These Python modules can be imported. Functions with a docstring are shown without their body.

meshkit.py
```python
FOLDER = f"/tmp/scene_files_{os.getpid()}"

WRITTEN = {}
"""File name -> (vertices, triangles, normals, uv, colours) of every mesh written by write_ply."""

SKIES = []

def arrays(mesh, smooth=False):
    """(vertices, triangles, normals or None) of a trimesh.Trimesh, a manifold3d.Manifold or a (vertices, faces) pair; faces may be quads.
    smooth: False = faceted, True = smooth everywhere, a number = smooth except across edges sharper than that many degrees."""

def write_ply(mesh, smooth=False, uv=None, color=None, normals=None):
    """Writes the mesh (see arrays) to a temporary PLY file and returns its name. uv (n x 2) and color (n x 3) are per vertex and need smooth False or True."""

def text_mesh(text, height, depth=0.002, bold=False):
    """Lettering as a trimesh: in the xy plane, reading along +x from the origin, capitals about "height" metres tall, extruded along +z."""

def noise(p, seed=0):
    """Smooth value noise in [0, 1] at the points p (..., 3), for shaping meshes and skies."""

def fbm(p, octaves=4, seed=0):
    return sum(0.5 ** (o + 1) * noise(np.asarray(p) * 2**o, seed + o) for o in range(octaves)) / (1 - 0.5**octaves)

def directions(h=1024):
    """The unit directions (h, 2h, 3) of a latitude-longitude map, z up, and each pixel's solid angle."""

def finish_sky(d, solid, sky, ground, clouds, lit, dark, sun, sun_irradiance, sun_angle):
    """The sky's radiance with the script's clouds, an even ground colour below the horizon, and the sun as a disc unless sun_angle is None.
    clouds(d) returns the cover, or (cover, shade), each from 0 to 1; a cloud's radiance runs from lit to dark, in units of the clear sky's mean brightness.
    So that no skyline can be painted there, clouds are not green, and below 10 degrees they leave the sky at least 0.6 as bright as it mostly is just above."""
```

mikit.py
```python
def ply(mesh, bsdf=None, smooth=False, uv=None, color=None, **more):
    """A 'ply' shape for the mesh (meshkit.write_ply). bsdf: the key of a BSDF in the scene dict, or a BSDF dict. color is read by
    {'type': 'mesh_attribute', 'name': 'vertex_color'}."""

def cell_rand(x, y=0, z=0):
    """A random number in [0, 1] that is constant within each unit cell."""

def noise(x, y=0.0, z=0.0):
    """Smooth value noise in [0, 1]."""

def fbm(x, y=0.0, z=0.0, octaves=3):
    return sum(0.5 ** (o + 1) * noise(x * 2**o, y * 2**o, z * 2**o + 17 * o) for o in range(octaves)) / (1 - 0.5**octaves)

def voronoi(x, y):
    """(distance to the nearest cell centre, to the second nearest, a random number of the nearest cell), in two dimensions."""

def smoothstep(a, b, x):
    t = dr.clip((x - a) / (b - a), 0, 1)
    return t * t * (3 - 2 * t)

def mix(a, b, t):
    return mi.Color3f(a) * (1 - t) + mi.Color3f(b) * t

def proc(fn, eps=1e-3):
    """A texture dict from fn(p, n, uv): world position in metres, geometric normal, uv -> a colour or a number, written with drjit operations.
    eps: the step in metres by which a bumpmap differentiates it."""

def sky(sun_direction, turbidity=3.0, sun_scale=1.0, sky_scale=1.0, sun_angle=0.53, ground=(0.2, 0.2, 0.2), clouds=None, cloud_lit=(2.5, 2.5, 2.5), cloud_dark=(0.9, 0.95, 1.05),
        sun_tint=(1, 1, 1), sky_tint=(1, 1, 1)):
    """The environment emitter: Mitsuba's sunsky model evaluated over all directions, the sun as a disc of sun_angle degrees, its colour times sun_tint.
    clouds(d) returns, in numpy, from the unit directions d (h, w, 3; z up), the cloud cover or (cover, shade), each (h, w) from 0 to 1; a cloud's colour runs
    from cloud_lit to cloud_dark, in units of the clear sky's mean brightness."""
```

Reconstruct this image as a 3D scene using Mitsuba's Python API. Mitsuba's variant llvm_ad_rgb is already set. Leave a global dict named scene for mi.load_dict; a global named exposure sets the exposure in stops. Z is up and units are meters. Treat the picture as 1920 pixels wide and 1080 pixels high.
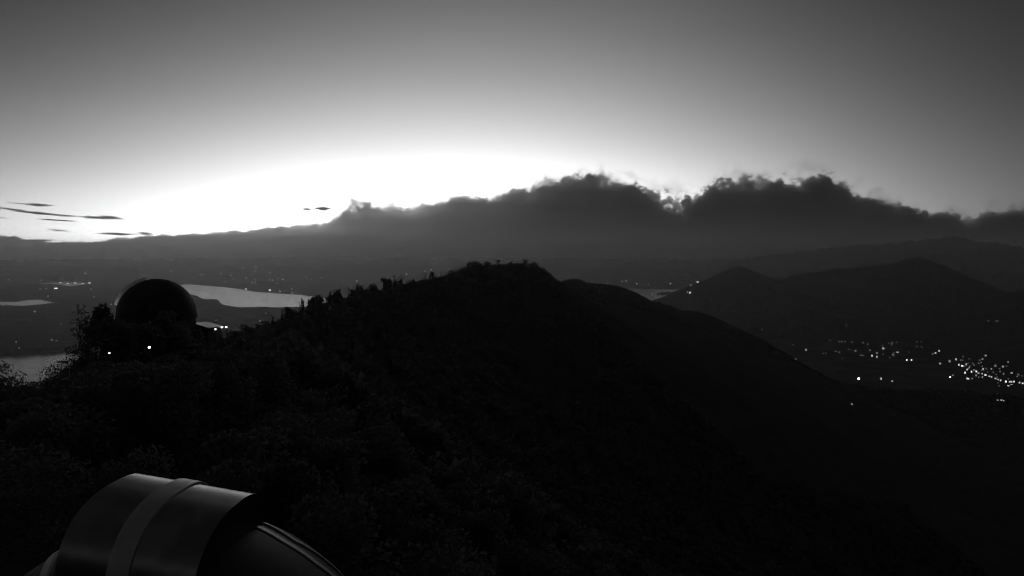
import math
import numpy as np, trimesh, shapely
import mitsuba as mi
import mikit, meshkit
from scipy import ndimage
from shapely.geometry import Polygon

T = mi.ScalarTransform4f
scene, labels = {}, {}
rng = np.random.default_rng(11)

# ------------------------------------------------------------------ camera
exposure = 1.3
EYE = np.array([0.0, 0.0, 1240.0])            # x north, y west (view direction), z altitude in metres
F = 1144.0                                     # focal length in pixels of a 1920-wide frame (80 degrees)
PITCH = math.atan((540 - 472) / F)
FWD = np.array([0, math.cos(PITCH), -math.sin(PITCH)])
UP = np.array([0, math.sin(PITCH), math.cos(PITCH)])
scene['camera'] = {'type': 'perspective', 'fov': 2 * math.degrees(math.atan(960 / F)), 'fov_axis': 'x', 'near_clip': 0.5, 'far_clip': 200000.0,
                   'to_world': T().look_at(origin=EYE.tolist(), target=(EYE + FWD).tolist(), up=[0, 0, 1]), 'medium': {'type': 'ref', 'id': 'haze_air'}}


def ray(px, py):
    d = FWD + (px - 960) / F * np.array([1.0, 0, 0]) + (540 - py) / F * UP
    return d / d[1]


def at(px, py, d):
    """The point that is d metres west of the camera in that direction."""
    return EYE + ray(px, py) * d


# ------------------------------------------------------------------ twilight sky, sun already below the horizon in the west-south-west
SUN = (-0.16, 1.0, 0.05)
SKY_LIT, SKY_DARK = 4.2, 0.010                 # radiance of the afterglow and of the night side, before exposure
SKY_MEAN = 0.02471                             # what the sky helper takes as unit


def twilight(d):
    """A thin even overcast of twilight: brightest low over the set sun, falling off with height and with the angle from it."""
    el = np.degrees(np.arcsin(np.clip(d[..., 2], -1, 1)))
    az = np.degrees(np.arctan2(d[..., 0], d[..., 1]))
    a = az / 10.0 / (1 + np.abs(az / 55.0) ** 6) ** (1 / 6)   # tens of degrees, levelling off towards the sides and the back
    e = np.maximum(el, 0) / 10.0
    value = np.exp(1.64 - 0.19 * a - 0.127 * a * a - 1.92 * e + 0.148 * e * e + 0.058 * a * e)
    value = (value ** 3 + 0.022 ** 3) ** (1 / 3)
    value = value * (0.97 + 0.06 * meshkit.fbm(d * np.array([5.0, 5.0, 22.0]) + 3, 3))
    shade = (SKY_LIT - np.minimum(value, SKY_LIT)) / (SKY_LIT - SKY_DARK)
    return np.ones(el.shape), np.clip(shade, 0, 1)


_k = 2.0 ** -exposure / SKY_MEAN
scene['sky'] = mikit.sky(SUN, turbidity=3, sun_scale=0.0, sky_scale=1.0, ground=(0.03, 0.03, 0.03), clouds=twilight,
                         cloud_lit=(SKY_LIT * _k,) * 3, cloud_dark=(SKY_DARK * _k,) * 3)

HAZE_SIGMA = 2.4e-5
HAZE_TOP = 1850.0


# ------------------------------------------------------------------ materials
def grey(v):
    return {'type': 'rgb', 'value': [v, v, v]}


def principled(v, rough, **k):
    return {'type': 'twosided', 'bsdf': {'type': 'principled', 'base_color': grey(v) if not isinstance(v, dict) else v, 'roughness': rough, **k}}


def patchy(lo, hi, size, seed=0.0):
    def fn(p, n, uv):
        t = mikit.fbm(p.x / size + seed, p.y / size, p.z / size, octaves=3)
        return mikit.mix((lo, lo, lo), (hi, hi, hi), mikit.smoothstep(0.3, 0.7, t))
    return mikit.proc(fn)


def land_colour(p, n, uv):
    wood = mikit.smoothstep(0.42, 0.52, mikit.fbm(p.x / 900, p.y / 900, 0.0, octaves=3))
    field = mikit.voronoi(p.x / 160, p.y / 160)[2] * 0.025 + 0.055
    flat = mikit.smoothstep(0.93, 0.985, n.z)
    v = 0.05 + 0.03 * mikit.fbm(p.x / 25, p.y / 25, p.z / 25, octaves=3)
    v = v * wood + (1 - wood) * (field * flat + v * (1 - flat))
    return mi.Color3f(v, v, v)


scene['land'] = {'type': 'twosided', 'bsdf': {'type': 'diffuse', 'reflectance': mikit.proc(land_colour)}}
scene['water'] = {'type': 'twosided', 'bsdf': {'type': 'principled', 'base_color': grey(0.02), 'roughness': 0.22, 'specular': 0.55}}
scene['leaf'] = {'type': 'principledthin', 'base_color': patchy(0.10, 0.14, 2.5), 'roughness': 0.6, 'diff_trans': 1.0, 'eta': 1.3}
scene['needle'] = {'type': 'twosided', 'bsdf': {'type': 'diffuse', 'reflectance': patchy(0.05, 0.08, 2.0, 5.0)}}
scene['bark'] = {'type': 'twosided', 'bsdf': {'type': 'diffuse', 'reflectance': patchy(0.04, 0.09, 0.3)}}
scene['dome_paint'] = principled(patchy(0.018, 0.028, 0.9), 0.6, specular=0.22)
scene['shutter_metal'] = principled(patchy(0.15, 0.22, 0.45), 0.31, metallic=1.0)
scene['rail_metal'] = principled(patchy(0.13, 0.18, 0.25), 0.45, specular=0.8)
scene['band_metal'] = principled(patchy(0.3, 0.38, 0.25), 0.4, specular=0.9)
scene['bright_metal'] = principled(patchy(0.7, 0.8, 0.7), 0.22, metallic=0.9)
scene['dull_metal'] = principled(patchy(0.25, 0.33, 0.6), 0.4, metallic=0.6)
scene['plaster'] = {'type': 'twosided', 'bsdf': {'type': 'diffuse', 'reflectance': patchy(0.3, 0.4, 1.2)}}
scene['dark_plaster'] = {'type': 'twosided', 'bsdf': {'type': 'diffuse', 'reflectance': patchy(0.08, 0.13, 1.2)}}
scene['roof_tile'] = {'type': 'twosided', 'bsdf': {'type': 'diffuse', 'reflectance': patchy(0.1, 0.16, 1.0)}}
scene['iron'] = principled(0.06, 0.5, metallic=0.5)


def name_of(base):
    if base not in labels and not any(k == base or k.startswith(base + '__') for k in scene):
        return base
    i = 1
    while f'{base}_{i:03d}' in labels or f'{base}_{i:03d}' in scene:
        i += 1
    return f'{base}_{i:03d}'


def put(key, mesh, bsdf, smooth=False, **more):
    key2, i = key, 0
    while key2 in scene:
        i += 1
        key2 = f'{key}_{i:03d}'
    scene[key2] = mikit.ply(mesh, bsdf, smooth=smooth, **more)
    return key2


# ------------------------------------------------------------------ the land
def path_points(pts):
    return np.array([at(*p) for p in pts])


CREST_D = np.array([[-100, 45], [150, 66], [295, 80], [430, 160], [545, 260], [600, 320], [650, 370], [760, 520], [860, 680], [940, 830], [990, 900], [1035, 930]])
near_ridge = np.vstack([[[-8, -400, 1190], [-12, -60, 1222], [-14, 0, 1226.5], [-30, 40, 1225]],
                        path_points([(295, 692, 80), (430, 652, 160), (545, 612, 260), (650, 580, 370), (760, 545, 520), (860, 521, 680), (940, 502, 830), (985, 497, 895), (1010, 505, 915), (1035, 530, 940), (1046, 552, 970)])])
second_ridge = path_points([(1000, 563, 1300), (1046, 543, 1500), (1062, 533, 1560), (1078, 529, 1600), (1092, 537, 1680), (1150, 541, 1900), (1180, 550, 2000), (1205, 565, 2100), (1240, 573, 2200), (1275, 586, 2300),
                            (1312, 588, 2450), (1340, 601, 2500), (1380, 628, 2600), (1420, 642, 2700), (1450, 665, 2800), (1475, 683, 2850), (1520, 706, 2900), (1600, 720, 3000), (1690, 730, 3050), (1770, 727, 3100), (1860, 738, 3100), (1960, 748, 3050), (2200, 730, 2900)])
right_ridge = path_points([(1255, 600, 9300), (1275, 578, 9000), (1300, 557, 8800), (1318, 541, 8650), (1340, 524, 8500), (1362, 508, 8400), (1385, 497, 8300), (1402, 503, 8300), (1415, 512, 8300), (1445, 526, 8400), (1470, 519, 8400),
                           (1500, 512, 8400), (1530, 510, 8350), (1560, 503, 8300), (1600, 502, 8250), (1640, 496, 8200), (1665, 496, 8200), (1690, 489, 8200), (1722, 479, 8200), (1740, 485, 8100), (1758, 498, 8050), (1775, 511, 8000),
                           (1790, 520, 7950), (1812, 541, 7850), (1850, 567, 7700), (1900, 590, 7500)])
spur_ridge = path_points([(1838, 585, 7000), (1880, 551, 7000), (1920, 541, 7000), (2060, 515, 6900), (2300, 500, 6500)])
back_ridge = path_points([(1380, 486, 20500), (1450, 477, 20000), (1530, 466, 19500), (1600, 460, 19000), (1650, 456, 19000), (1730, 449, 19000), (1795, 440, 19000), (1815, 448, 18800), (1870, 455, 18500), (1920, 459, 18000), (2200, 462, 16500)])
far_ridge = path_points([(-400, 489, 26000), (0, 488, 28000), (200, 487, 29000), (400, 485, 29500), (560, 483, 30000), (640, 482, 30000), (800, 484, 29500), (1000, 486, 29000), (1300, 487, 28500), (1500, 484, 28000), (1800, 480, 27500), (2300, 478, 26000)])
far_front = path_points([(-400, 500, 23500), (100, 501, 24000), (350, 499, 24500), (700, 496, 24500), (900, 498, 24000), (1100, 503, 23000), (1300, 505, 21500), (1500, 503, 21000), (2300, 498, 21000)])
RIDGES = [(near_ridge, 0.64, 0.20, 1400.0), (second_ridge, 0.52, 0.16, 1500.0), (right_ridge, 0.52, 0.22, 2500.0), (spur_ridge, 0.5, 0.2, 2000.0), (back_ridge, 0.45, 0.10, 4000.0),
          (far_ridge, 0.20, 0.006, 6000.0), (far_front, 0.16, 0.006, 4000.0)]


def ridge_height(x, y, pts, slope, soft):
    best = np.full(x.shape, -1e9)
    near = np.full(x.shape, 1e9)
    for a, b in zip(pts[:-1], pts[1:]):
        d = b[:2] - a[:2]
        t = np.clip(((x - a[0]) * d[0] + (y - a[1]) * d[1]) / (d @ d), 0, 1)
        r = np.hypot(x - a[0] - t * d[0], y - a[1] - t * d[1])
        best = np.maximum(best, a[2] + t * (b[2] - a[2]) - slope * (np.hypot(r, soft) - soft))
        near = np.minimum(near, r)
    return best, near


LAKES_PX = {
    'middle': [(290, 533), (332, 533.5), (355, 533), (430, 539), (480, 547), (560, 552), (600, 558), (650, 565), (695, 571), (700, 578), (560, 577.5), (480, 576.5), (450, 577), (416, 571.5), (408, 561.5), (382, 562), (370, 556), (350, 554), (290, 556)],
    'far': [(30, 530.6), (80, 530), (107, 529.5), (109, 526.5), (135, 527), (160, 529), (165, 533), (132, 537), (108, 533.5), (80, 532.4)],
    'left': [(-90, 566), (30, 565), (50, 562.5), (75, 561.5), (109, 567), (80, 571), (50, 574), (-90, 571.5)],
    'near': [(-260, 670), (-80, 668), (0, 665), (60, 662.5), (120, 659), (150, 662), (146, 678), (120, 694), (108, 705), (80, 718), (-60, 740), (-260, 740)],
    'right': [(1120, 541), (1180, 541), (1250, 542), (1300, 542.5), (1292, 548.5), (1240, 549), (1230, 552), (1250, 554), (1280, 553.5), (1295, 550), (1325, 556), (1320, 584), (1170, 584), (1170, 560)],
}
WATER_Z = 240.0
lakes = {}
for k, pts in LAKES_PX.items():
    q = []
    for px, py in pts:
        r = ray(px, py)
        q.append(EYE[:2] + r[:2] * (EYE[2] - WATER_Z) / -r[2])
    lakes[k] = Polygon(q).buffer(0)


def land_height(x, y):
    p = np.stack([x, y, np.zeros_like(x)], -1)
    n1 = meshkit.fbm(p / 2600.0, 4, 3)
    n2 = meshkit.fbm(p / 420.0, 4, 9)
    r = np.hypot(x, y)
    out = 246 + 150 * np.maximum(n1 - 0.5, 0) ** 1.2 * 1.6 + 10 * n2
    ramp = np.clip((r - 2500) / 4000, 0, 1)
    for pts, slope, rough, width in RIDGES:
        h, d = ridge_height(x, y, pts, slope, 2500.0 if pts is far_ridge or pts is far_front else 5.0)
        h = h + (n2 - 0.5) * rough * np.minimum(d, width) * 1.6 + (n1 - 0.5) * rough * np.minimum(d, width) * 1.5
        s = 30.0
        out = np.where(h > out + 4 * s, h, np.where(h < out - 4 * s, out, s * np.logaddexp(h / s, out / s))) if pts is not near_ridge else np.maximum(h, out)
    for poly in lakes.values():
        minx, miny, maxx, maxy = poly.bounds
        m = np.nonzero((x > minx - 400) & (x < maxx + 400) & (y > miny - 400) & (y < maxy + 400))
        inside = shapely.contains_xy(poly, x[m], y[m])
        out[m] = np.where(inside, np.minimum(out[m], 232.0), out[m])
    return out


R_ = np.concatenate([[2.0], np.geomspace(4, 4000, 240), np.arange(4075, 16000, 75), np.arange(16000, 22000, 110), np.arange(22000, 39500, 330)])
A_ = np.radians(np.concatenate([np.arange(-46, 46.01, 0.11), np.arange(48, 314, 3.0)]))
RR, AA = np.meshgrid(R_, A_, indexing='ij')
GX, GY = RR * np.sin(AA), RR * np.cos(AA)
GZ = land_height(GX, GY)
_nr, _na = RR.shape
_i = np.arange(_nr - 1)[:, None] * _na + np.arange(_na)[None]
_j = np.arange(_nr - 1)[:, None] * _na + (np.arange(_na)[None] + 1) % _na
land_f = np.vstack([np.stack([_i, _i + _na, _j + _na], -1).reshape(-1, 3), np.stack([_i, _j + _na, _j], -1).reshape(-1, 3)])
_fan = np.stack([np.full(_na, _nr * _na), np.arange(_na), (np.arange(_na) + 1) % _na], -1)
land_v = np.vstack([np.stack([GX, GY, GZ], -1).reshape(-1, 3), [[0, 0, GZ[0].mean()]]])
land_f = np.vstack([land_f, _fan])[:, ::-1]
put('terrain', (land_v, land_f), 'land', smooth=True)
labels['terrain'] = {'label': 'dark wooded ridge, plain and mountains at dusk', 'kind': 'structure'}

_NW = int(np.sum(A_ <= math.radians(46.01)))


def H(x, y):
    """Height of the land sheet, read from its own grid (view sector)."""
    r, a = np.hypot(x, y), np.arctan2(x, y)
    fi = np.interp(r, R_, np.arange(len(R_)))
    fj = np.interp(a, A_[:_NW], np.arange(_NW))
    return ndimage.map_coordinates(GZ[:, :_NW], [np.atleast_1d(fi), np.atleast_1d(fj)], order=1)


def ground_hit(px, py, start=1500.0, stop=36000.0):
    r = ray(px, py)
    s = np.geomspace(start, stop, 4000)
    z = EYE[2] + r[2] * s
    h = H(r[0] * s, r[1] * s)
    k = np.nonzero(z < h)[0]
    return np.array([r[0] * s[k[0]], s[k[0]], h[k[0]]]) if len(k) else None


LAKE_LABEL = {'middle': 'broad bright lake sheet behind the large dark dome', 'far': 'thin farthest strip of pale water on the left plain', 'left': 'narrow pale water strip at the left edge below the far one',
              'near': 'dim lake behind the trees at lower left', 'right': 'grey lake inlet between the dark ridge and the right mountain'}
for k, poly in lakes.items():
    v, f = trimesh.creation.triangulate_polygon(poly.buffer(220 if k != 'far' else 60, join_style=2).simplify(5), engine='earcut')
    key = put(name_of('lake'), (np.column_stack([v, np.full(len(v), WATER_Z)]), f), 'water')
    labels[key] = {'label': LAKE_LABEL[k], 'kind': 'structure'}

# ------------------------------------------------------------------ trees


def cards(c, size, g, tri=False, out=None):
    """Leaf clumps: one small randomly turned face at each of the points c."""
    n = len(c)
    a = g.normal(size=(n, 3))
    a /= np.linalg.norm(a, axis=1, keepdims=True)
    b = np.cross(a, g.normal(size=(n, 3)))
    b /= np.linalg.norm(b, axis=1, keepdims=True) + 1e-9
    s = (size * g.uniform(0.6, 1.4, n))[:, None]
    a, b = a * s, b * s
    if tri:
        v = np.stack([c + a, c - a * 0.6 + b * 0.8, c - a * 0.6 - b * 0.8], 1)
        return v.reshape(-1, 3), np.arange(n * 3).reshape(-1, 3)
    v = np.stack([c + a, c + b * 0.65, c - a, c - b * 0.65], 1)
    q = np.arange(n * 4).reshape(-1, 4)
    return v.reshape(-1, 3), np.vstack([q[:, [0, 1, 2]], q[:, [0, 2, 3]]])


def stick(p0, p1, r0, r1, sides=5):
    d = (p1 - p0) / np.linalg.norm(p1 - p0)
    u = np.cross(d, [0.3, 0.5, 0.1] if abs(d[2]) > 0.9 else [0, 0, 1.0])
    u /= np.linalg.norm(u)
    w = np.cross(d, u)
    t = np.arange(sides) * 2 * np.pi / sides
    ring = np.cos(t)[:, None] * u + np.sin(t)[:, None] * w
    v = np.vstack([p0 + ring * r0, p1 + ring * r1])
    i, j = np.arange(sides), (np.arange(sides) + 1) % sides
    return v, np.vstack([np.stack([i, j, j + sides], 1), np.stack([i, j + sides, i + sides], 1)])


def join(parts):
    vs, fs, n = [], [], 0
    for v, f in parts:
        vs.append(np.asarray(v, float)); fs.append(np.asarray(f) + n); n += len(v)
    return np.vstack(vs), np.vstack(fs)


def broadleaf(g, n, size, wide=0.55, tri=False, limbs=5):
    """(wood, crown) of a broadleaf tree of height 1."""
    wood = [stick(np.array([0, 0, -0.05]), np.array([g.normal(0, .02), g.normal(0, .02), 0.5]), 0.022, 0.012)]
    k = 9
    cen = g.normal(size=(k, 3)) * [wide * 0.22, wide * 0.22, 0.14] + [0, 0, 0.62]
    cen[0] = [0, 0, 0.82]
    rad = g.uniform(0.10, 0.19, k)
    rad[0] = 0.13
    for i in range(1 if limbs == k else 0, min(limbs, k)):
        wood.append(stick(np.array([0, 0, 0.10 + 0.03 * i]), cen[i], 0.010, 0.003, 4))
    which = g.choice(k, n, p=rad ** 2 / np.sum(rad ** 2))
    d = g.normal(size=(n, 3))
    d /= np.linalg.norm(d, axis=1, keepdims=True)
    c = cen[which] + d * (rad[which] * g.uniform(0.55, 1.05, n))[:, None] * [wide / 0.5, wide / 0.5, 1.0]
    c[:, 2] = np.clip(c[:, 2], 0.2, 0.985)
    return join(wood), cards(c, size, g, tri)


def conifer(g, n, size, wide=0.3, tri=True, bare=0.12):
    wood = [stick(np.array([0, 0, -0.05]), np.array([0, 0, 0.97]), 0.016, 0.003)]
    t = bare + (1 - bare) * (1 - np.sqrt(g.uniform(0, 1, n)))
    t = np.round(t * 14) / 14 + g.normal(0, 0.012, n)
    ang = g.uniform(0, 2 * np.pi, n)
    rr = wide * 0.5 * (1.02 - t) * g.uniform(0.25, 1.0, n)
    c = np.stack([np.cos(ang) * rr, np.sin(ang) * rr, np.clip(t - rr * 0.35, 0.03, 1)], 1)
    o = np.stack([np.cos(ang), np.sin(ang), np.full(n, -0.45)], 1) * size
    sd = np.stack([-np.sin(ang), np.cos(ang), g.normal(0, .3, n)], 1) * size * 0.55
    v = np.stack([c + o, c - o * 0.7 + sd, c - o * 0.7 - sd], 1)
    return join(wood), (v.reshape(-1, 3), np.arange(n * 3).reshape(-1, 3))


def snag(g, n, size, wide=0.1):
    """A thin, nearly leafless trunk with short twigs."""
    wood = [stick(np.array([0, 0, -0.05]), np.array([g.normal(0, .015), 0, 1.0]), 0.016, 0.005)]
    for i in range(9):
        z, a = g.uniform(0.45, 0.95), g.uniform(0, 6.3)
        p = np.array([0, 0, z])
        wood.append(stick(p, p + np.array([math.cos(a), math.sin(a), 0.7]) * g.uniform(0.04, 0.1), 0.005, 0.002, 4))
    c = np.stack([g.normal(0, wide * .3, n), g.normal(0, wide * .3, n), g.uniform(0.55, 0.98, n)], 1)
    return join(wood), cards(c, size, g, True)


SKYLINE = np.array([(-200, 735), (0, 722), (60, 720), (110, 715), (135, 695), (150, 668), (180, 668), (205, 676), (225, 660), (262, 618), (300, 612), (345, 622), (372, 636), (430, 628), (500, 606), (560, 580), (600, 567),
                    (690, 546), (760, 529), (840, 513), (890, 496), (960, 492), (995, 489), (1028, 507), (1050, 535), (1075, 560), (1125, 592), (1190, 660), (1300, 760), (1450, 900), (2100, 1000)], float)


def project(p):
    d = p - EYE
    z = d @ FWD
    return 960 + F * d[..., 0] / z, 540 - F * (d @ UP) / z


def place(protos, xs, ys, hs, g):
    """One mesh of copies of the given tree meshes, each turned and scaled on its own."""
    z = H(xs, ys)
    parts, which, ang = [], g.integers(0, len(protos), len(xs)), g.uniform(0, 2 * np.pi, len(xs))
    wide = g.uniform(0.85, 1.2, len(xs))
    for k, (v, f) in enumerate(protos):
        m = which == k
        n = int(m.sum())
        if not n:
            continue
        c, s = np.cos(ang[m])[:, None], np.sin(ang[m])[:, None]
        w, h = (wide[m] * hs[m])[:, None], hs[m][:, None]
        x = (v[None, :, 0] * c - v[None, :, 1] * s) * w + xs[m][:, None]
        y = (v[None, :, 0] * s + v[None, :, 1] * c) * w + ys[m][:, None]
        zz = v[None, :, 2] * h + z[m][:, None]
        ff = f[None] + (np.arange(n) * len(v))[:, None, None]
        parts.append((np.stack([x, y, zz], -1).reshape(-1, 3), ff.reshape(-1, 3)))
    return join(parts)


DOME_AT = np.array([at(295, 598, 80.0)[0], 80.0])
CLEAR = [(DOME_AT[0], DOME_AT[1], 8.0), (at(404, 617, 80)[0], 80, 5.0), (-6.4, 10.8, 7.0), (0, 0, 9.0)]


LAMP_SIGHT = [(280, 651, 50, 4), (205, 662, 55, 4), (404, 617, 77, 3), (420, 613, 80, 8), (385, 608, 80, 10)]


def scatter(r0, r1, spacing, lo, hi, g, top_margin=2.0):
    """Random stand of trees between two distances, kept below the treetop line of the ridge."""
    a = math.radians(44)
    n = int(a * (r1 * r1 - r0 * r0) / spacing ** 2)
    r, t = np.sqrt(g.uniform(r0 * r0, r1 * r1, n)), g.uniform(-a, a, n)
    x, y = r * np.sin(t), r * np.cos(t)
    clump = meshkit.fbm(np.stack([x / 28, y / 28, 0 * x], -1), 3, 21)          # taller groves and low scrub, with gaps between
    h = g.uniform(lo, hi, n) * np.clip(0.55 + 0.9 * clump, 0.5, 1.25)
    z = H(x, y)
    ok = (clump > 0.32) | (g.uniform(0, 1, n) < 0.35)
    for cx, cy, cr in CLEAR:
        ok &= np.hypot(x - cx, y - cy) > cr
    for _ in range(6):
        px, py = project(np.stack([x, y, z + h], -1))
        limit = np.interp(px, SKYLINE[:, 0], SKYLINE[:, 1])
        h = np.where(py < limit + top_margin, h * 0.85, h)
    px, py = project(np.stack([x, y, z + h], -1))
    ok &= py > np.interp(px, SKYLINE[:, 0], SKYLINE[:, 1]) - 1.0
    ok &= h > 0.4 * lo
    for lx, ly, ld, lw in LAMP_SIGHT:          # nothing grows across the lamps
        wpx = 0.30 * h / np.maximum(y, 1) * F + lw
        ok &= ~((np.abs(px - lx) < wpx) & (py < ly + 8) & (y < ld + 1))
    # only what can be seen past the land in front
    s = np.linspace(0.08, 0.97, 40)[:, None]
    top = EYE[2] + (z + h - EYE[2]) * s
    ok &= np.all(H((x * s).ravel(), (y * s).ravel()).reshape(len(s), -1) < top + 1.5, axis=0)
    return x[ok], y[ok], h[ok]


g = np.random.default_rng(5)


def whole(t):
    return join(t)


close_p = [whole(broadleaf(g, 6500, 0.0105, tri=True)) for _ in range(4)]
near_p = [whole(broadleaf(g, 1600, 0.021, tri=True)) for _ in range(4)] + [whole(conifer(g, 700, 0.04))]
mid_p = [whole(broadleaf(g, 190, 0.06, tri=True, limbs=2)) for _ in range(5)] + [whole(conifer(g, 130, 0.08))]
low_p = [broadleaf(g, 58, 0.11, wide=0.7, tri=True)[1] for _ in range(5)] + [conifer(g, 44, 0.13)[1]]
tiny_p = [broadleaf(g, 20, 0.20, wide=0.8, tri=True)[1] for _ in range(5)] + [conifer(g, 16, 0.22)[1]]
stand = []
for r0, r1, sp, protos in ((7, 32, 3.8, close_p), (32, 75, 3.6, near_p), (75, 260, 5.0, mid_p), (260, 620, 6.0, low_p), (620, 1000, 6.0, tiny_p)):
    stand.append(place(protos, *scatter(r0, r1, sp, 6.5, 10.5, g), g))
# the second ridge's woods
n = 16000
t = g.uniform(0, 1, n)
k = np.interp(t, np.linspace(0, 1, len(second_ridge)), np.arange(len(second_ridge)))
xr, yr = (np.interp(k, np.arange(len(second_ridge)), second_ridge[:, i]) for i in (0, 1))
off = np.abs(g.normal(0, 190, n))
xr, yr = xr + g.normal(0, 25, n) - off * 0.35, yr - off
tiny2 = [broadleaf(g, 9, 0.33, wide=0.9, tri=True)[1] for _ in range(4)]
stand.append(place(tiny2, xr, yr, g.uniform(8, 13, n), g))
forest = join(stand)
put('forest', forest, 'leaf')
labels['forest'] = {'label': 'dense dark forest covering the ridge', 'kind': 'stuff'}

TREES = [  # column, row of the top, width (pixels of the photograph), kind, distance or None for the crest
    (157, 562, 30, 't', 66), (190, 560, 40, 'b', 67), (172, 590, 30, 't', 62), (226, 600, 44, 'b', 62), (262, 596, 40, 'b', 60), (300, 583, 50, 'b', 64), (340, 600, 46, 'b', 62), (366, 626, 30, 'b', 66),
    (440, 617, 26, 'b', 150), (458, 609, 30, 'b', None), (482, 604, 24, 'b', None), (499, 600, 20, 'b', None), (511, 590, 13, 'c', None), (528, 595, 24, 'b', None), (545, 580, 30, 'b', None),
    (561, 564, 7, 's', None), (569, 564, 7, 's', None), (579, 559, 17, 'c', None), (593, 556, 19, 'c', None), (600, 551, 7, 's', None), (612, 561, 8, 's', None), (626, 541, 8, 's', None), (640, 558, 17, 'c', None),
    (653, 538, 9, 's', None), (664, 556, 20, 'b', None), (677, 545, 20, 'b', None), (690, 536, 26, 'b', None), (701, 533, 13, 'c', None), (721, 520, 17, 'c', None), (741, 527, 14, 'b', None),
    (752, 514, 13, 'c', None), (768, 529, 22, 'b', None), (790, 524, 20, 'b', None), (806, 514, 12, 'c', None), (824, 518, 20, 'b', None), (846, 505, 20, 'b', None), (869, 503, 20, 'b', None),
    (894, 489, 22, 'b', None), (913, 489, 18, 'b', None), (935, 488, 20, 'b', None), (959, 490, 20, 'b', None), (985, 486, 26, 'b', None), (1003, 490, 20, 'b', None), (1019, 500, 16, 'b', None), (1033, 514, 14, 'b', None),
    (14, 670, 30, 't', 50), (30, 680, 26, 't', 47), (92, 672, 26, 't', 48), (108, 676, 28, 't', 50), (136, 662, 30, 't', 54), (4, 664, 46, 't', 48), (42, 690, 34, 't', 46), (126, 660, 40, 't', 52), (98, 690, 34, 't', 46), (146, 645, 32, 't', 56), (66, 702, 30, 't', 45), (352, 606, 34, 'b', 70), (322, 592, 40, 'b', 66), (245, 588, 30, 't', 64)]
_c = np.random.default_rng(91)
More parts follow.
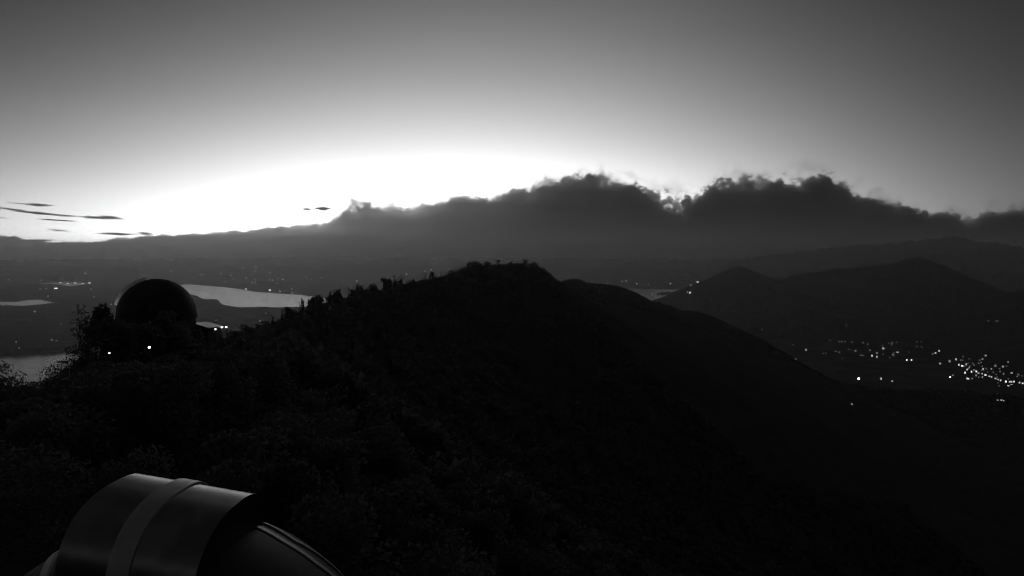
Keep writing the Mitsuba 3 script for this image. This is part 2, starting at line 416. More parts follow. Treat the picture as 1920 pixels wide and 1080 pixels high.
for _x in np.sort(_c.uniform(515, 905, 96)):
    _k = _c.choice(['c', 'c', 's', 'b'])
    _up = _c.uniform(5, 19) * (1.0 if _x < 760 else 0.55)
    TREES.append((round(float(_x), 1), round(float(np.interp(_x, SKYLINE[:, 0], SKYLINE[:, 1]) - _up), 1), {'c': 11, 's': 6, 'b': 15}[_k], str(_k), None))
KIND = {'t': 'half bare broadleaf tree', 'b': 'rounded broadleaf tree', 'c': 'pointed conifer', 's': 'thin bare trunk'}
WHERE = [(-99, 140, 'against the dim lake at lower left'), (140, 218, 'just left of the large dark dome'), (218, 385, 'in front of the large dark dome'), (385, 540, 'on the low crest right of the dome lamps'),
         (540, 660, 'standing against the bright middle lake'), (660, 780, 'on the rising crest right of the middle lake'), (780, 880, 'halfway up the crest to the central summit'), (880, 1100, 'on the central summit')]
counts = {}
g = np.random.default_rng(23)
ordinal = ['first', 'second', 'third', 'fourth', 'fifth', 'sixth', 'seventh', 'eighth', 'ninth', 'tenth', 'eleventh', 'twelfth', 'thirteenth', 'fourteenth', 'fifteenth', 'sixteenth', 'seventeenth', 'eighteenth', 'nineteenth', 'twentieth', 'twenty-first', 'twenty-second', 'twenty-third', 'twenty-fourth', 'twenty-fifth', 'twenty-sixth', 'twenty-seventh', 'twenty-eighth', 'twenty-ninth', 'thirtieth']
for px, py, w, kind, d in sorted(TREES):
    far = d is None
    if far:
        d = float(np.interp(px, CREST_D[:, 0], CREST_D[:, 1]))
    top = at(px, py, d)
    z = float(H(top[0], top[1])[0]) - 0.2
    h = top[2] - z
    if h < 2:
        h = 2.0
    wide = max(0.06, w * d / F / h)
    fine = 1.0 if far else 2.4
    if kind == 'b':
        wood, crown = broadleaf(g, int(300 * fine ** 2), 0.055 / fine, wide=max(0.3, min(wide * 0.9, 0.9)))
    elif kind == 't':
        wood, crown = broadleaf(g, 900, 0.011, wide=max(0.25, wide * 0.9), tri=True, limbs=9)
    elif kind == 'c':
        wood, crown = conifer(g, 260, 0.06, wide=wide * 1.2)
    else:
        wood, crown = snag(g, 26, 0.02, wide=wide)
    base = {'t': 'broadleaf_tree', 'b': 'broadleaf_tree', 'c': 'conifer_tree', 's': 'bare_tree'}[kind]
    key = name_of(base)
    off = np.array([top[0], top[1], z])
    put(key + '__trunk', (wood[0] * h + off, wood[1]), 'bark')
    put(key + '__crown', (crown[0] * h + off, crown[1]), 'needle' if kind == 'c' else 'leaf')
    where = next(x for a, b, x in WHERE if a <= px < b)
    i = counts[(kind, where)] = counts.get((kind, where), 0) + 1
    labels[key] = {'label': f'{ordinal[i - 1]} {KIND[kind]} from the left {where}', 'category': 'tree', 'group': 'trees standing up from the dark ridge'}


# ------------------------------------------------------------------ observatory buildings
def sphere_cap(c, r, lo=-0.05, rows=48, cols=128):
    """A dome skin from just below its equator to the zenith."""
    el = np.linspace(lo, np.pi / 2, rows)
    az = np.arange(cols) * 2 * np.pi / cols
    E, A = np.meshgrid(el, az, indexing='ij')
    v = np.stack([np.cos(E) * np.cos(A), np.cos(E) * np.sin(A), np.sin(E)], -1).reshape(-1, 3) * r + c
    i = np.arange(rows - 1)[:, None] * cols + np.arange(cols)[None]
    j = np.arange(rows - 1)[:, None] * cols + (np.arange(cols)[None] + 1) % cols
    return v, np.vstack([np.stack([i, j, j + cols], -1).reshape(-1, 3), np.stack([i, j + cols, i + cols], -1).reshape(-1, 3)])


def drum(c, r, z0, z1, n=96, t=0.25):
    a = np.arange(n + 1) * 2 * np.pi / n
    prof = [(r, z0), (r, z1), (r - t, z1), (r - t, z0)]
    v = np.vstack([np.stack([c[0] + rr * np.cos(a[:-1]), c[1] + rr * np.sin(a[:-1]), np.full(n, zz)], 1) for rr, zz in prof])
    f = []
    for k in range(4):
        i = k * n + np.arange(n)
        j = k * n + (np.arange(n) + 1) % n
        k2 = ((k + 1) % 4) * n
        f.append(np.stack([i, j, k2 + (np.arange(n) + 1) % n], 1))
        f.append(np.stack([i, k2 + (np.arange(n) + 1) % n, k2 + np.arange(n)], 1))
    return v, np.vstack(f)


def arc_strip(c, u, w, a0, a1, r0, r1, half, n=48, r2=None, power=2.0):
    """A bent bar: sweeps from angle a0 to a1 in the plane of u and z-like axis w, between radii r0 and r1, half = (low, high) along the third axis."""
    s = np.cross(u, w)
    a = np.linspace(a0, a1, n)
    d = np.cos(a)[:, None] * u + np.sin(a)[:, None] * w
    d = d / ((np.abs(np.cos(a)) ** power + np.abs(np.sin(a)) ** power) ** (1 / power))[:, None]      # power above 2: a squarer sweep with a flatter top
    sec = [(r0, half[0]), (r1, half[0]), (r1 if r2 is None else r2, half[1]), (r0, half[1])]
    v = np.stack([c + d * rr + s * hh for rr, hh in sec], 1).reshape(-1, 3)
    f = []
    for i in range(n - 1):
        for k in range(4):
            p, q = i * 4 + k, i * 4 + (k + 1) % 4
            f += [[p, q, q + 4], [p, q + 4, p + 4]]
    e = (n - 1) * 4
    f += [[0, 2, 1], [0, 3, 2], [e, e + 1, e + 2], [e, e + 2, e + 3]]
    m = trimesh.Trimesh(v, f, process=False)
    m.fix_normals()
    return m


# the large dome in the trees
R1 = 77 / F * 80 * 0.86
C1 = at(295, 589, 80.0)
Zg1 = float(H(C1[0], C1[1])[0])
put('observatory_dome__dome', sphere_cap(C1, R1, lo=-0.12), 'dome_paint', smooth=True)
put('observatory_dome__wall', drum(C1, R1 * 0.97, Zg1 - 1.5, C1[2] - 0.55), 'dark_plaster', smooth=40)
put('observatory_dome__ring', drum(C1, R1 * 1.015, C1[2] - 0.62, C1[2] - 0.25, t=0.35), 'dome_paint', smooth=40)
view = C1 - EYE
view[2] = 0
view /= np.linalg.norm(view)
side = np.array([view[1], -view[0], 0.0])                       # to the right as seen from the camera
upz = np.array([0, 0, 1.0])
put('observatory_dome__shutter', arc_strip(C1 + view * 0.35, side, upz, math.radians(104), math.radians(164), R1 - 0.5, R1 + 0.37, (-1.0, 0.3), 60, r2=R1 + 0.01), 'bright_metal', smooth=35)
for k in range(6):
    th = math.pi * k / 6 + 0.2
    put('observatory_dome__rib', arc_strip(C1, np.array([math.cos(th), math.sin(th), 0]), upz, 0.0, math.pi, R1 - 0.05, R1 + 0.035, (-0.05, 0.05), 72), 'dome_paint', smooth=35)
labels['observatory_dome'] = {'label': 'large dark observatory dome half hidden by trees, pale crescent on its left edge', 'category': 'observatory dome'}

# the low annexe right of it
pa, pb = at(366, 605, 85), at(397, 613.5, 79.5)
za = float(H(pb[0], pb[1])[0]) - 1
ax = (pb - pa)[:2] / np.linalg.norm((pb - pa)[:2])
nx = np.array([-ax[1], ax[0]])


def prism(foot, z0, z1):
    m = trimesh.creation.extrude_polygon(Polygon(foot), z1 - z0, engine='earcut')
    m.apply_translation([0, 0, z0])
    return m


L = np.linalg.norm((pb - pa)[:2])


def foot(a, b, c, d):
    return [tuple(pa[:2] + ax * s + nx * t) for s, t in ((a, c), (b, c), (b, d), (a, d))]


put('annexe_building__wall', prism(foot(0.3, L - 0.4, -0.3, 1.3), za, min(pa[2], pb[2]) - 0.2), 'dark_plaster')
rv, rf = [], []
for s, zz in ((0, pa[2] + 0.02), (L * 0.5, (pa[2] + pb[2]) / 2 + 0.03), (L + 0.1, pb[2])):
    for tt in (-0.5, 1.5):
        q = pa[:2] + ax * s + nx * tt
        rv += [[q[0], q[1], zz], [q[0], q[1], zz - 0.16]]
rv = np.array(rv)
roof = trimesh.util.concatenate([trimesh.convex.convex_hull(rv[0:8]), trimesh.convex.convex_hull(rv[4:12] + [0, 0, 0.0])])
put('annexe_building__roof', roof, 'dull_metal')
labels['annexe_building'] = {'label': 'low annexe with a pale metal roof beside the right foot of the large dome', 'category': 'building'}


# lamps near the dome
def emitter(v):
    return {'type': 'area', 'radiance': {'type': 'rgb', 'value': [v * 2.0 ** -exposure] * 3}}


scene['lamp_white'] = {'type': 'diffuse', 'reflectance': grey(0.6)}


def street_lamp(px, py, d, size_px, power, label):
    p = at(px, py, d)
    zg = float(H(p[0], p[1])[0])
    r = size_px * d / F / 2
    key = name_of('street_lamp')
    put(key + '__pole', stick(np.array([p[0], p[1], min(zg, p[2] - 2.5)]), p - [0, 0, r * 1.15], 0.06, 0.04, 10), 'iron', smooth=40)
    put(key + '__cap', stick(p + [0, 0, r * 0.95], p + [0, 0, r * 1.3], r * 0.9, r * 0.25, 14), 'iron')
    m = trimesh.creation.icosphere(2, r)
    m.apply_translation(p)
    put(key + '__globe', m, 'lamp_white', smooth=True, emitter=emitter(power))
    labels[key] = {'label': label, 'category': 'street lamp', 'group': 'lamps around the large dome'}


street_lamp(280, 651, 50, 4.6, 6.0, 'brightest white lamp in the dark trees below the large dome')
street_lamp(205, 662, 55, 3.6, 2.2, 'small bright lamp at the lower left foot of the large dome')
street_lamp(404, 617, 77, 4.6, 0.9, 'softer lamp at the end of the pale annexe roof')
street_lamp(416, 613.5, 80, 3.8, 1.6, 'left lamp of the bright pair right of the annexe')
street_lamp(424, 613, 80, 4.2, 2.4, 'right lamp of the bright pair right of the annexe')

# the near dome under the camera
R2 = 3.98
C2 = EYE + np.array([-6.47, 10.80, -9.05])
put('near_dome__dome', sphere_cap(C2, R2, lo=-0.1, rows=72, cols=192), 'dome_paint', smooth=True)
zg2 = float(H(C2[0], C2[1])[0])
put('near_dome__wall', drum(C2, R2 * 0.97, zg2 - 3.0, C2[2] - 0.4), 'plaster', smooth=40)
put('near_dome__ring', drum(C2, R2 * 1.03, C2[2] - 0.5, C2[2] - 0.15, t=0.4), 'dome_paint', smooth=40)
# the arched hood of the shutter on its crown
YAW, TILT = 0.058, -0.1495
CH = EYE + np.array([-6.36, 10.856, -5.568])
RH = 1.235
fw = np.array([math.sin(YAW), math.cos(YAW), 0.0])
sd = np.cross(fw, upz) * math.cos(TILT) + upz * math.sin(TILT)
uph = np.cross(sd, fw)
put('near_dome__shutter', arc_strip(CH, fw, uph, math.radians(12), math.radians(178), 0.05, RH, (-1.09, 1.24), 140, power=2.6), 'shutter_metal', smooth=35)
put('near_dome__shutter__band', arc_strip(CH, fw, uph, math.radians(14), math.radians(176), RH - 0.03, RH + 0.055, (-0.20, 0.17), 140, power=2.6), 'band_metal', smooth=35)


def on_dome(px, py, c, r):
    d = ray(px, py)
    d = d / np.linalg.norm(d)
    o = EYE - c
    b, k = o @ d, o @ o - r * r
    disc = b * b - k
    return EYE + d * (-b - math.sqrt(max(disc, 0.0)))


def dome_rail(pix, width, lift):
    """A flat batten bent over the dome skin between the points seen at these places."""
    P = np.array([on_dome(a, b, C2, R2) for a, b in pix])
    t = np.linspace(0, len(P) - 1, 30)
    Q = np.stack([np.interp(t, np.arange(len(P)), P[:, i]) for i in range(3)], 1) - C2
    Q = Q / np.linalg.norm(Q, axis=1, keepdims=True)
    tan = np.gradient(Q, axis=0)
    b = np.cross(tan, Q)
    b /= np.linalg.norm(b, axis=1, keepdims=True)
    v = np.stack([C2 + Q * (R2 - 0.03) - b * width / 2, C2 + Q * (R2 + lift) - b * width / 2, C2 + Q * (R2 + lift) + b * width / 2, C2 + Q * (R2 - 0.03) + b * width / 2], 1).reshape(-1, 3)
    f = []
    for i in range(29):
        for k in range(4):
            p, q = i * 4 + k, i * 4 + (k + 1) % 4
            f += [[p, q, q + 4], [p, q + 4, p + 4]]
    e = 29 * 4
    f += [[0, 2, 1], [0, 3, 2], [e, e + 1, e + 2], [e, e + 2, e + 3]]
    m = trimesh.Trimesh(v, f, process=False)
    m.fix_normals()
    return m


for pix, w in (([(470, 986), (530, 1018), (590, 1058), (640, 1100)], 0.15), ([(494, 984), (550, 1016), (612, 1056), (660, 1092)], 0.13), ([(132, 1000), (112, 1032), (88, 1072), (78, 1100)], 0.13)):
    put('near_dome__rail', dome_rail(pix, w, 0.05), 'rail_metal', smooth=35)
labels['near_dome'] = {'label': 'nearest dome in the bottom left corner with a glossy raised shutter and a pale band', 'category': 'observatory dome'}

# ------------------------------------------------------------------ lit houses of the plain, the lakeshores and the valley
# column, row, brightness in the picture, width and height of the light in pixels of the photograph
LEFT = [(16, 524, .10, 3, 3), (77, 525, .08, 2.5, 2.5), (160, 512, .12, 5, 2.5), (168, 529, .6, 5, 5), (105, 540, .7, 8, 4), (171, 542, .12, 3, 3), (75, 541, .08, 2.5, 2.5), (87, 541, .08, 3, 2.5), (90, 555, .08, 3, 3),
        (65, 583, .12, 3, 6), (176, 556, .09, 3, 3), (174, 588, .3, 4, 4), (205, 593, .22, 4, 4), (212, 593, .18, 3.5, 3.5), (208, 570, .09, 4, 3), (405, 600, .09, 3, 3), (114, 607, .07, 3, 3), (30, 641, .10, 4, 3), (36, 652, .08, 3, 3),
        (97, 637, .12, 6, 2.5), (106, 638, .09, 4, 2.5), (152, 648, .2, 4, 5), (191, 653, .12, 3.5, 3), (113, 529, .3, 5, 3), (127, 531, .35, 6, 3.5), (141, 530, .3, 7, 3), (155, 531, .28, 6, 3)]
MIDDLE = [(321, 508, .10, 3, 3), (375, 515, .10, 3, 2.5), (381, 514, .10, 3, 2.5), (433, 515, .2, 3, 3.5), (462, 521, .12, 3, 3), (461, 541, .45, 4.5, 4), (505, 524, .09, 3, 3), (511, 525, .09, 3, 3), (506, 511, .09, 3, 3),
          (530, 523, .4, 3.8, 4), (506, 543, .8, 4.8, 4.8), (525, 546, .25, 3.5, 3.5), (547, 541, .09, 3, 3), (548, 549, .2, 5, 2.5), (669, 526, .25, 4, 3.5), (762, 513, .25, 3, 4), (797, 508, .13, 3.5, 3), (808, 505, .2, 3.5, 4), (480, 500, .07, 3, 3),
          (917, 466, .2, 3.5, 3), (927, 470, .42, 4, 3.8), (498, 587, .12, 3, 3), (487, 601, .12, 3, 4)]
INLET = [(1139, 531, .15, 3, 3), (1166, 527.5, .18, 4, 2.5), (1174, 526, .22, 3.5, 3.5), (1194, 531, .28, 3, 4), (1216, 532, .07, 3, 3), (1257, 531, .28, 4, 3.8), (1295, 534, .24, 3, 3.5), (1308, 527.5, .62, 5, 4.5), (1294, 548, .6, 4, 5), (1289, 547, .3, 2.5, 3), (1223, 551, .16, 2.5, 3)]
SLOPE = [(1428, 618, .09, 3, 3), (1587, 610, .04, 3, 3), (1853, 601, .035, 4, 3), (1869, 602, .05, 6, 3)]
VALLEY = [(1486, 646, .06, 3, 3), (1511, 655, .3, 4.5, 5), (1492, 673, .16, 4, 4), (1543, 662, .06, 3, 2.5), (1548, 662, .07, 3, 2.5), (1557, 638, .05, 3, 3), (1573, 640, .09, 2.5, 3.5), (1578, 640, .15, 2.8, 4), (1584, 640, .09, 2.5, 3.5),
          (1567, 659, .10, 5, 2.5), (1574, 660, .08, 4, 2.5), (1604, 657, .14, 4, 4), (1592, 655, .05, 6, 2), (1618, 642, .10, 3, 3.5), (1627, 645, .09, 3, 3), (1616, 666, .07, 10, 3), (1631, 656, .10, 4, 3.5), (1635, 666, .5, 3.6, 5.5), (1644, 661, .18, 4, 4), (1644, 668, .45, 3, 5),
          (1656, 652, .2, 6, 6), (1672, 642, .10, 3, 3.5), (1667, 643, .05, 3, 3), (1674, 664, .15, 4, 4), (1668, 670, .07, 3, 3), (1683, 660, .2, 6, 4), (1700, 674, .85, 3.4, 5.5), (1709, 674, .6, 3.4, 5), (1610, 709, 2.2, 5.5, 6.5), (1652, 709, .45, 3.6, 5.5), (1673, 714, .28, 3.6, 4.5), (1597, 757, .25, 4, 4)]
TOWN = [(1752.5, 646, .15, 3, 3.5), (1748.5, 663, .15, 3, 4), (1754, 661, .4, 3.5, 5), (1761, 657, .45, 3.5, 5), (1762.5, 681, .22, 5, 4.5), (1780.5, 676, .13, 5, 7), (1792.5, 673, .4, 3.5, 5), (1797.5, 683, .5, 3.4, 6), (1804, 685, .9, 5, 5), (1811.5, 682, .25, 2.8, 7),
        (1809.5, 698, .75, 3.4, 5.5), (1813.5, 692, .35, 4, 5), (1817, 688.5, .18, 3, 5), (1781.5, 706, 1.1, 4, 5.5), (1786.5, 703, .15, 3, 4), (1814.5, 709, .5, 7, 4.5), (1823, 709, .15, 3, 4), (1821.5, 696, .5, 3.2, 6), (1826, 693, .2, 3, 4), (1830.5, 695.5, .65, 4, 5), (1834.5, 699, .2, 4, 5),
        (1830, 703, .18, 3, 5), (1841.5, 700, .3, 3, 5), (1842, 706, .15, 3, 6), (1847.5, 702, .5, 5, 6), (1855, 705, .3, 4, 4), (1859, 706, .28, 3.5, 5), (1866.5, 709, .35, 4, 4), (1871.5, 711, .32, 3.5, 4), (1876, 712.5, .4, 3, 5), (1886, 714.5, .8, 4.5, 5.5), (1893, 715, .42, 3.5, 4.5), (1896.5, 715.5, .42, 3.5, 5),
        (1901, 714.5, .6, 3.2, 5.5), (1911.5, 716.5, .4, 3, 5), (1917.5, 718, .5, 4, 4.5), (1890.5, 722.5, .35, 5, 3.5), (1896.5, 720.5, .25, 5, 2.5), (1843.5, 691, .5, 3, 6), (1848, 666, .25, 4, 4), (1842, 672.5, .15, 4, 4), (1840, 679, .15, 3, 3), (1834.5, 680.5, .13, 3, 3),
        (1826.5, 684, .1, 3, 3), (1859, 691, .2, 3.5, 4), (1866, 684.5, .07, 6, 7), (1880.5, 686.5, .18, 5, 5), (1890, 678, .18, 4, 4), (1875, 696, .12, 3, 4), (1881.5, 700, .12, 3, 6), (1897, 698.5, .22, 5.5, 4.5), (1907.5, 705, .12, 3, 4), (1862.5, 697, .06, 3, 4), (1869, 738, .07, 3, 3),
        (1870.5, 750, .16, 4, 4), (1877.5, 750, .45, 4, 5), (1881.5, 751, .5, 3.4, 5.5), (1873, 723, .07, 3, 3)]
_f = np.random.default_rng(404)
for _i in range(30):                           # the faint points between the brighter ones
    _x = _f.uniform(1800, 1918)
    TOWN.append((round(_x, 1), round(float(np.interp(_x, (1795, 1830, 1880, 1920), (684, 698, 714, 718)) + _f.normal(-12, 11)), 1), round(_f.uniform(.035, .12), 3), round(_f.uniform(2, 4), 1), round(_f.uniform(2, 4), 1)))
TOWN = [t for t in TOWN if t[1] > 650]
for _i in range(16):
    MIDDLE.append((round(_f.uniform(390, 640), 1), round(_f.uniform(503, 532), 1), round(_f.uniform(.07, .12), 3), round(_f.uniform(2, 3.2), 1), 2.5))
for _i in range(14):
    VALLEY.append((round(_f.uniform(1540, 1730), 1), round(_f.uniform(634, 672), 1), round(_f.uniform(.03, .09), 3), round(_f.uniform(2, 4), 1), 2.5))
SPECIAL = {(168, 529): 'bright lit house at the right end of the farthest pale water strip', (105, 540): 'wide bright lit house just below the farthest pale water strip', (506, 543): 'brightest lit house on the far shore of the middle lake',
           (530, 523): 'lit house alone on the hillside above the middle lake', (461, 541): 'lit house on the far shore of the middle lake nearest the dome', (927, 470): 'brighter right one of two lit houses high above the central summit',
           (917, 466): 'fainter left one of two lit houses high above the central summit', (1308, 527.5): 'bright lit house highest beside the left slope of the right mountain', (1294, 548): 'bright lit house on the lake inlet at the foot of the right mountain',
           (1511, 655): 'lit house standing alone at the left end of the valley', (1492, 673): 'dimmer lit house lower left of the lone valley house', (1610, 709): 'most brilliant white floodlit building in the middle of the dark valley',
           (1652, 709): 'first dimmer lit house right of the brilliant floodlit building', (1673, 714): 'second dimmer lit house right of the brilliant floodlit building', (1597, 757): 'lowest lit house alone in the dark valley woods',
           (1700, 674): 'left and brighter one of a close pair of lit houses in mid valley', (1709, 674): 'right one of a close pair of lit houses in mid valley', (1781.5, 706): 'brilliant lit house alone just below the string of town lights',
           (1804, 685): 'brightest lit house near the upper left end of the string of town lights', (669, 526): 'lit house alone above the crest right of the middle lake', (762, 513): 'lit house alone between two conifers above the crest',
           (1877.5, 750): 'left one of a bright pair of lit houses below the town', (1881.5, 751): 'right one of a bright pair of lit houses below the town'}


def place_of(px, py, rows):
    if rows is TOWN:
        if py > 718.9:
            return 'below the string of town lights'
        line = np.interp(px, (1795, 1830, 1880, 1920), (684, 698, 714, 718))
        half = 'left' if px < 1850 else 'right'
        if px < 1795:
            return 'just left of the town string'
        return f'above the {half} half of the town string' if py < line - 9 else f'in the {half} half of the town string'
    if rows is VALLEY:
        return 'in the upper row of the valley village' if py < 650 else 'in the lower row of the valley village'
    if rows is LEFT:
        return 'around the farthest strip of pale water' if py < 536 else 'between the two pale water strips' if py < 562 else 'on the plain above the dim lake' if py < 615 and px < 150 else 'beside the left foot of the dome' if px > 165 else 'on the far shore of the dim lake'
    if rows is MIDDLE:
        return 'on the hazy hills above the middle lake' if py < 530 else 'on the shores of the middle lake'
    return 'by the inlet left of the right mountain' if rows is INLET else 'on the dark slope of the right mountain'


GROUPS = [(LEFT, 'lit houses on the left plain'), (MIDDLE, 'lit houses beyond the middle lake'), (INLET, 'lit houses by the lake inlet'), (SLOPE, 'lit houses on the right mountain'), (VALLEY, 'lit houses of the valley village'), (TOWN, 'lit houses of the town')]


def lit_house(px, py, b, w, h, label, group):
    base = ground_hit(px, py + h / 2)
    if base is None:
        return
    d = base[1]
    W, Hh = min(0.62 * w * d / F, 60.0), min(0.62 * h * d / F, 30.0)
    fx = np.array([base[0], base[1]]) / np.hypot(base[0], base[1])     # away from the camera
    rx = np.array([fx[1], -fx[0]])
    mat = np.eye(4)
    mat[:3, 0], mat[:3, 1], mat[:3, 3] = [*rx, 0], [*fx, 0], base
    wall = trimesh.creation.box([W * 1.12, 11, Hh * 1.1 + 8])
    wall.apply_translation([0, 5.6, Hh * 0.55 - 4])
    e, t = Hh * 1.1, Hh * 1.1 + 3.2
    x, y0, y1 = W * 0.6, -0.6, 11.8
    roof = trimesh.convex.convex_hull(np.array([[-x, y0, e + .02], [x, y0, e + .02], [x, y1, e + .02], [-x, y1, e + .02], [-x, 5.6, t], [x, 5.6, t]]))
    win = trimesh.Trimesh([[-W / 2, 0.0, 0.03 * Hh], [W / 2, 0.0, 0.03 * Hh], [W / 2, 0.0, Hh], [-W / 2, 0.0, Hh]], [[0, 1, 2], [0, 2, 3]], process=False)
    for m in (wall, roof, win):
        m.apply_transform(mat)
    key = name_of('lit_house')
    put(key + '__wall', wall, 'plaster')
    put(key + '__roof', roof, 'roof_tile')
    clear = math.exp(-HAZE_SIGMA * np.linalg.norm(base - EYE))
    put(key + '__lit_window', win, 'lamp_white', emitter=emitter(1.35 * b / clear))
    labels[key] = {'label': label, 'category': 'house', 'group': group}


for rows, group in GROUPS:
    classes = {}
    for row in rows:
        if row[:2] not in SPECIAL:
            classes.setdefault(('faint' if row[2] < 0.125 else 'dim' if row[2] < 0.3 else 'bright', place_of(row[0], row[1], rows)), []).append(row)
    said = dict(SPECIAL)
    for (look, where), found in classes.items():
        for i, row in enumerate(sorted(found)):
            said[row[:2]] = f'{look} lit house alone of its kind {where}' if len(found) == 1 else f'{ordinal[i]} from left of the {look} lit houses {where}'
    for px_, py_, b, w, h in rows:
        lit_house(px_, py_, b, w, h, said[(px_, py_)], group)

# ------------------------------------------------------------------ haze over the land and the bank of cloud beyond it
scene['haze_air'] = {'type': 'homogeneous', 'albedo': grey(0.95), 'sigma_t': HAZE_SIGMA, 'phase': {'type': 'hg', 'g': 0.74}}
HX, HY0, HY1, HZ0 = 40000.0, -40000.0, 40000.0, 220.0
scene['haze'] = {'type': 'cube', 'to_world': T().translate([0, (HY0 + HY1) / 2, (HZ0 + HAZE_TOP) / 2]).scale([HX, (HY1 - HY0) / 2, (HAZE_TOP - HZ0) / 2]),
                 'bsdf': {'type': 'null'}, 'interior': {'type': 'ref', 'id': 'haze_air'}}
labels['haze'] = {'label': 'thin dusk haze over the plain', 'kind': 'stuff'}

NX, NY, NZ = 1100, 16, 256
X0, X1, Y0, Y1, Z0, Z1 = -44000.0, 44000.0, 42200.0, 44800.0, -600.0, 8000.0
BANK = np.array([(-300, 436), (0, 440), (60, 445), (130, 452), (180, 450), (260, 443), (310, 443), (350, 439), (430, 431), (500, 428), (560, 421), (600, 416), (622, 406), (640, 396), (655, 393), (680, 387), (700, 383), (740, 388), (770, 392), (800, 381), (850, 371), (880, 367), (920, 368),
                 (960, 362), (1000, 354), (1030, 345), (1070, 337), (1110, 331), (1150, 340), (1180, 350), (1210, 360), (1240, 371), (1262, 380), (1290, 369), (1330, 353), (1380, 340), (1440, 337), (1480, 340), (1500, 334), (1540, 328), (1575, 340),
                 (1600, 362), (1640, 378), (1700, 393), (1760, 402), (1800, 406), (1830, 404), (1870, 401), (1900, 393), (1920, 386), (2050, 375), (2300, 380)], float)
SOFT = np.array([(-300, 3), (560, 3), (610, 8), (640, 14), (700, 10), (760, 7), (900, 9), (1000, 12), (1100, 12), (1200, 18), (1262, 24), (1400, 16), (1540, 20), (1620, 14), (1760, 12), (1920, 14), (2300, 14)], float)


def lattice(cells, seed):
    """Smooth noise on the cloud's grid, from 0 to 1."""
    q = np.random.default_rng(seed)
    shape = [max(2, int(math.ceil(n)) + 1) for n in cells]
    c = q.uniform(0, 1, shape)
    return ndimage.zoom(c, [n / s for n, s in zip((NZ, NY, NX), shape)], order=1, grid_mode=False, mode='nearest')[:NZ, :NY, :NX]


size = (Z1 - Z0, Y1 - Y0, X1 - X0)
noise, amp = 0, 0
for i, step in enumerate((1600, 800, 420, 240, 150)):
    k = (0.7, 0.7, 0.7, 0.6, 0.45)[i]
    noise = noise + k * lattice([s / step for s in size], 40 + i)
    amp += k
noise = noise / amp - 0.5
xs = (np.arange(NX) + 0.5) / NX * (X1 - X0) + X0
ys = (np.arange(NY) + 0.5) / NY * (Y1 - Y0) + Y0
zs = (np.arange(NZ) + 0.5) / NZ * (Z1 - Z0) + Z0
YM = 43500.0
M = YM / F                                            # metres a pixel spans there
px = 960 + F * xs / YM
top = EYE[2] + (472 - np.interp(px, BANK[:, 0], BANK[:, 1])) * M
soft = np.interp(px, SOFT[:, 0], SOFT[:, 1]) * M
depth = np.clip(1.0 - np.abs(ys - YM) / 1280, 0, 1)
q = np.random.default_rng(77)


def line_noise(step, seed):
    """Noise along the bank, from -1 to 1, with that many photograph pixels between its knots."""
    k = np.arange(-400, 2400, step)
    return np.interp(px, k, np.random.default_rng(seed).uniform(-1, 1, len(k)))


rug = np.interp(px, (-300, 560, 660, 2300), (1.1, 1.1, 1.1, 1.1))
top = top + M * rug * (2.2 * line_noise(31, 1) + 1.1 * line_noise(13, 2) + 0.6 * line_noise(6, 3))
height = top[None, None, :] - (((ys - YM) / 700) ** 4)[None, :, None] * 600 - zs[:, None, None]
loose = 0.5 + 1.5 * np.clip(0.5 + 0.9 * line_noise(38, 4), 0, 1) ** 2
edge = (soft * 0.62 * loose)[None, None, :]
core = np.clip((height + noise * (soft[None, None, :] * 6.5 + 120)) / edge, 0, 1)
wisp = np.clip((height + soft[None, None, :] * 1.0 + noise * (soft[None, None, :] * 11.0)) / (soft[None, None, :] * 1.6), 0, 1)
thin = np.interp(px, (-300, 60, 200, 480, 620, 760, 900, 1100, 1300, 1600), (0.5, 0.32, 0.23, 0.23, 0.27, 0.31, 0.38, 0.55, 0.85, 1.0))
layer = ndimage.zoom(np.random.default_rng(8).uniform(0, 1, (26, 3, 18)), (NZ / 26, NY / 3, NX / 18), order=1)[:NZ, :NY, :NX]
low = 1 + 2.6 * np.clip((EYE[2] + (472 - 438) * M - zs) / (45 * M), 0, 1)           # the bank thickens towards its foot
body = np.minimum(thin[None, None, :] * low[:, None, None] * (0.72 + 0.56 * layer), 1.0)
dens = np.maximum(core ** 1.5 * body, 0.065 * wisp ** 1.4 * np.interp(px, (560, 640), (0, 1))[None, None, :])
dens *= np.clip(depth[None, :, None] * 4, 0, 1)
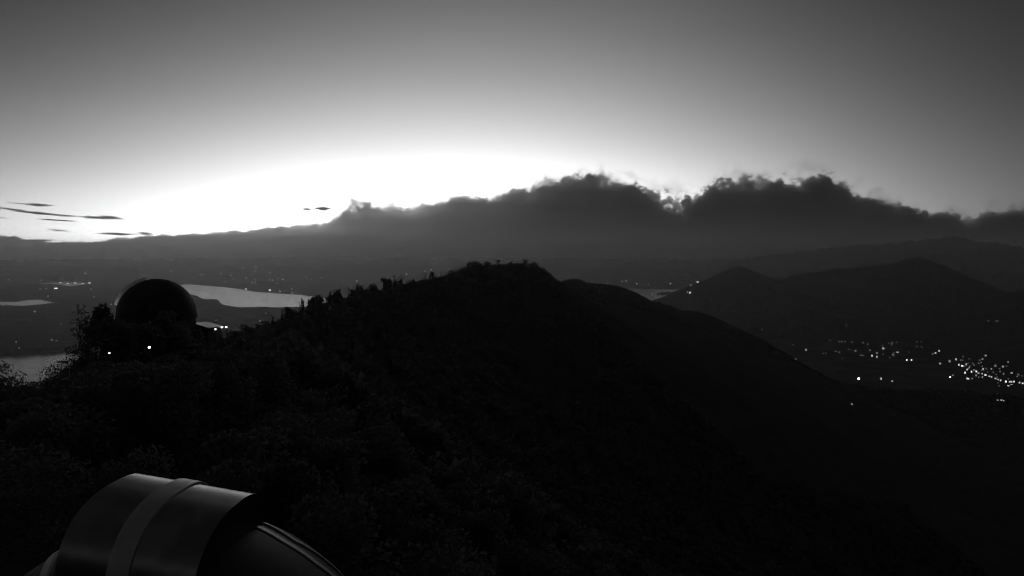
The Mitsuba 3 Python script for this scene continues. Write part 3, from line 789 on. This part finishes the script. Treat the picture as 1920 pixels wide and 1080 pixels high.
# thin streaks over the left plain and two shreds beside the bank: (left, right, row at left, row at right, half thickness, density)
for a, b, r0, r1, th, q in ((10, 62, 391, 399, 2.6, .9), (30, 130, 397, 404, 2.6, .9), (100, 150, 404, 406, 2.0, .5), (60, 100, 386, 384, 2.6, .7), (20, 75, 382, 384, 2.0, .25), (150, 235, 406, 411, 2.2, .6), (195, 222, 407, 409, 2.6, .9), (80, 140, 411, 415, 1.8, .8), (-60, 25, 388, 392, 4.0, .25),
                           (-80, 20, 407, 410, 2.2, .3), (104, 124, 430, 434, 1.8, 1.), (192, 262, 438, 440, 1.8, 1.), (268, 282, 436, 440, 2.4, 1.), (573, 583, 394, 391, 1.8, 1.), (592, 622, 392, 391, 2.6, 1.), (985, 1015, 330, 316, 6, .02), (1150, 1225, 320, 348, 10, .05), (1470, 1565, 310, 322, 14, .04), (1195, 1300, 350, 362, 22, .05)):
    mx = (px >= min(a, b)) & (px <= max(a, b))
    t = (px[mx] - a) / (b - a)
    zc = EYE[2] + (472 - (r0 + (r1 - r0) * t)) * M
    prof = np.sin(np.pi * np.clip(t, 0, 1)) ** 0.6
    zc = zc + M * (1.0 * line_noise(30, 5)[mx] + 0.6 * line_noise(9, 6)[mx])
    tz = np.maximum(th * prof * (0.75 + 0.5 * line_noise(14, 7)[mx]), 0.3) * M
    s = np.clip(1.2 - np.abs(zs[:, None, None] - zc[None, None, :]) / tz[None, None, :] + noise[:, :, mx] * 2.4, 0, 1) * q * 0.6 * prof[None, None, :]
    dens[:, :, mx] = np.maximum(dens[:, :, mx], s * np.clip(1.3 - np.abs(ys - YM) / 700, 0, 1)[None, :, None])
for a, b, r, th in ((-40, 14, 458.5, 2.6), (44, 68, 458, 2.4), (82, 128, 453, 2.2)):       # gaps of clear sky under the low bank
    mx = (px >= a) & (px <= b)
    t = np.sin(np.pi * (px[mx] - a) / (b - a)) ** 0.5
    gap = np.abs(zs[:, None] - (EYE[2] + (472 - r) * M)) < th * t[None] * M + 1
    dens[:, :, mx] *= np.where(gap, 0.04, 1.0)[:, None, :]
CLOUD_SIGMA = 0.0105
scene['cloud_air'] = {'type': 'heterogeneous', 'albedo': grey(0.965), 'scale': 1.0, 'phase': {'type': 'hg', 'g': 0.6},
                      'sigma_t': {'type': 'gridvolume', 'grid': mi.VolumeGrid(np.ascontiguousarray((dens * CLOUD_SIGMA)[..., None], np.float32)),
                                  'to_world': T().translate([X0, Y0, Z0]).scale([X1 - X0, Y1 - Y0, Z1 - Z0]), 'filter_type': 'trilinear', 'wrap_mode': 'clamp'}}
scene['cloud_bank'] = {'type': 'cube', 'to_world': T().translate([(X0 + X1) / 2, (Y0 + Y1) / 2, (Z0 + Z1) / 2]).scale([(X1 - X0) / 2, (Y1 - Y0) / 2, (Z1 - Z0) / 2]),
                       'bsdf': {'type': 'null'}, 'interior': {'type': 'ref', 'id': 'cloud_air'}}
labels['cloud_bank'] = {'label': 'dark grey bank of cloud with ragged bright-edged top along the far mountains', 'kind': 'stuff'}
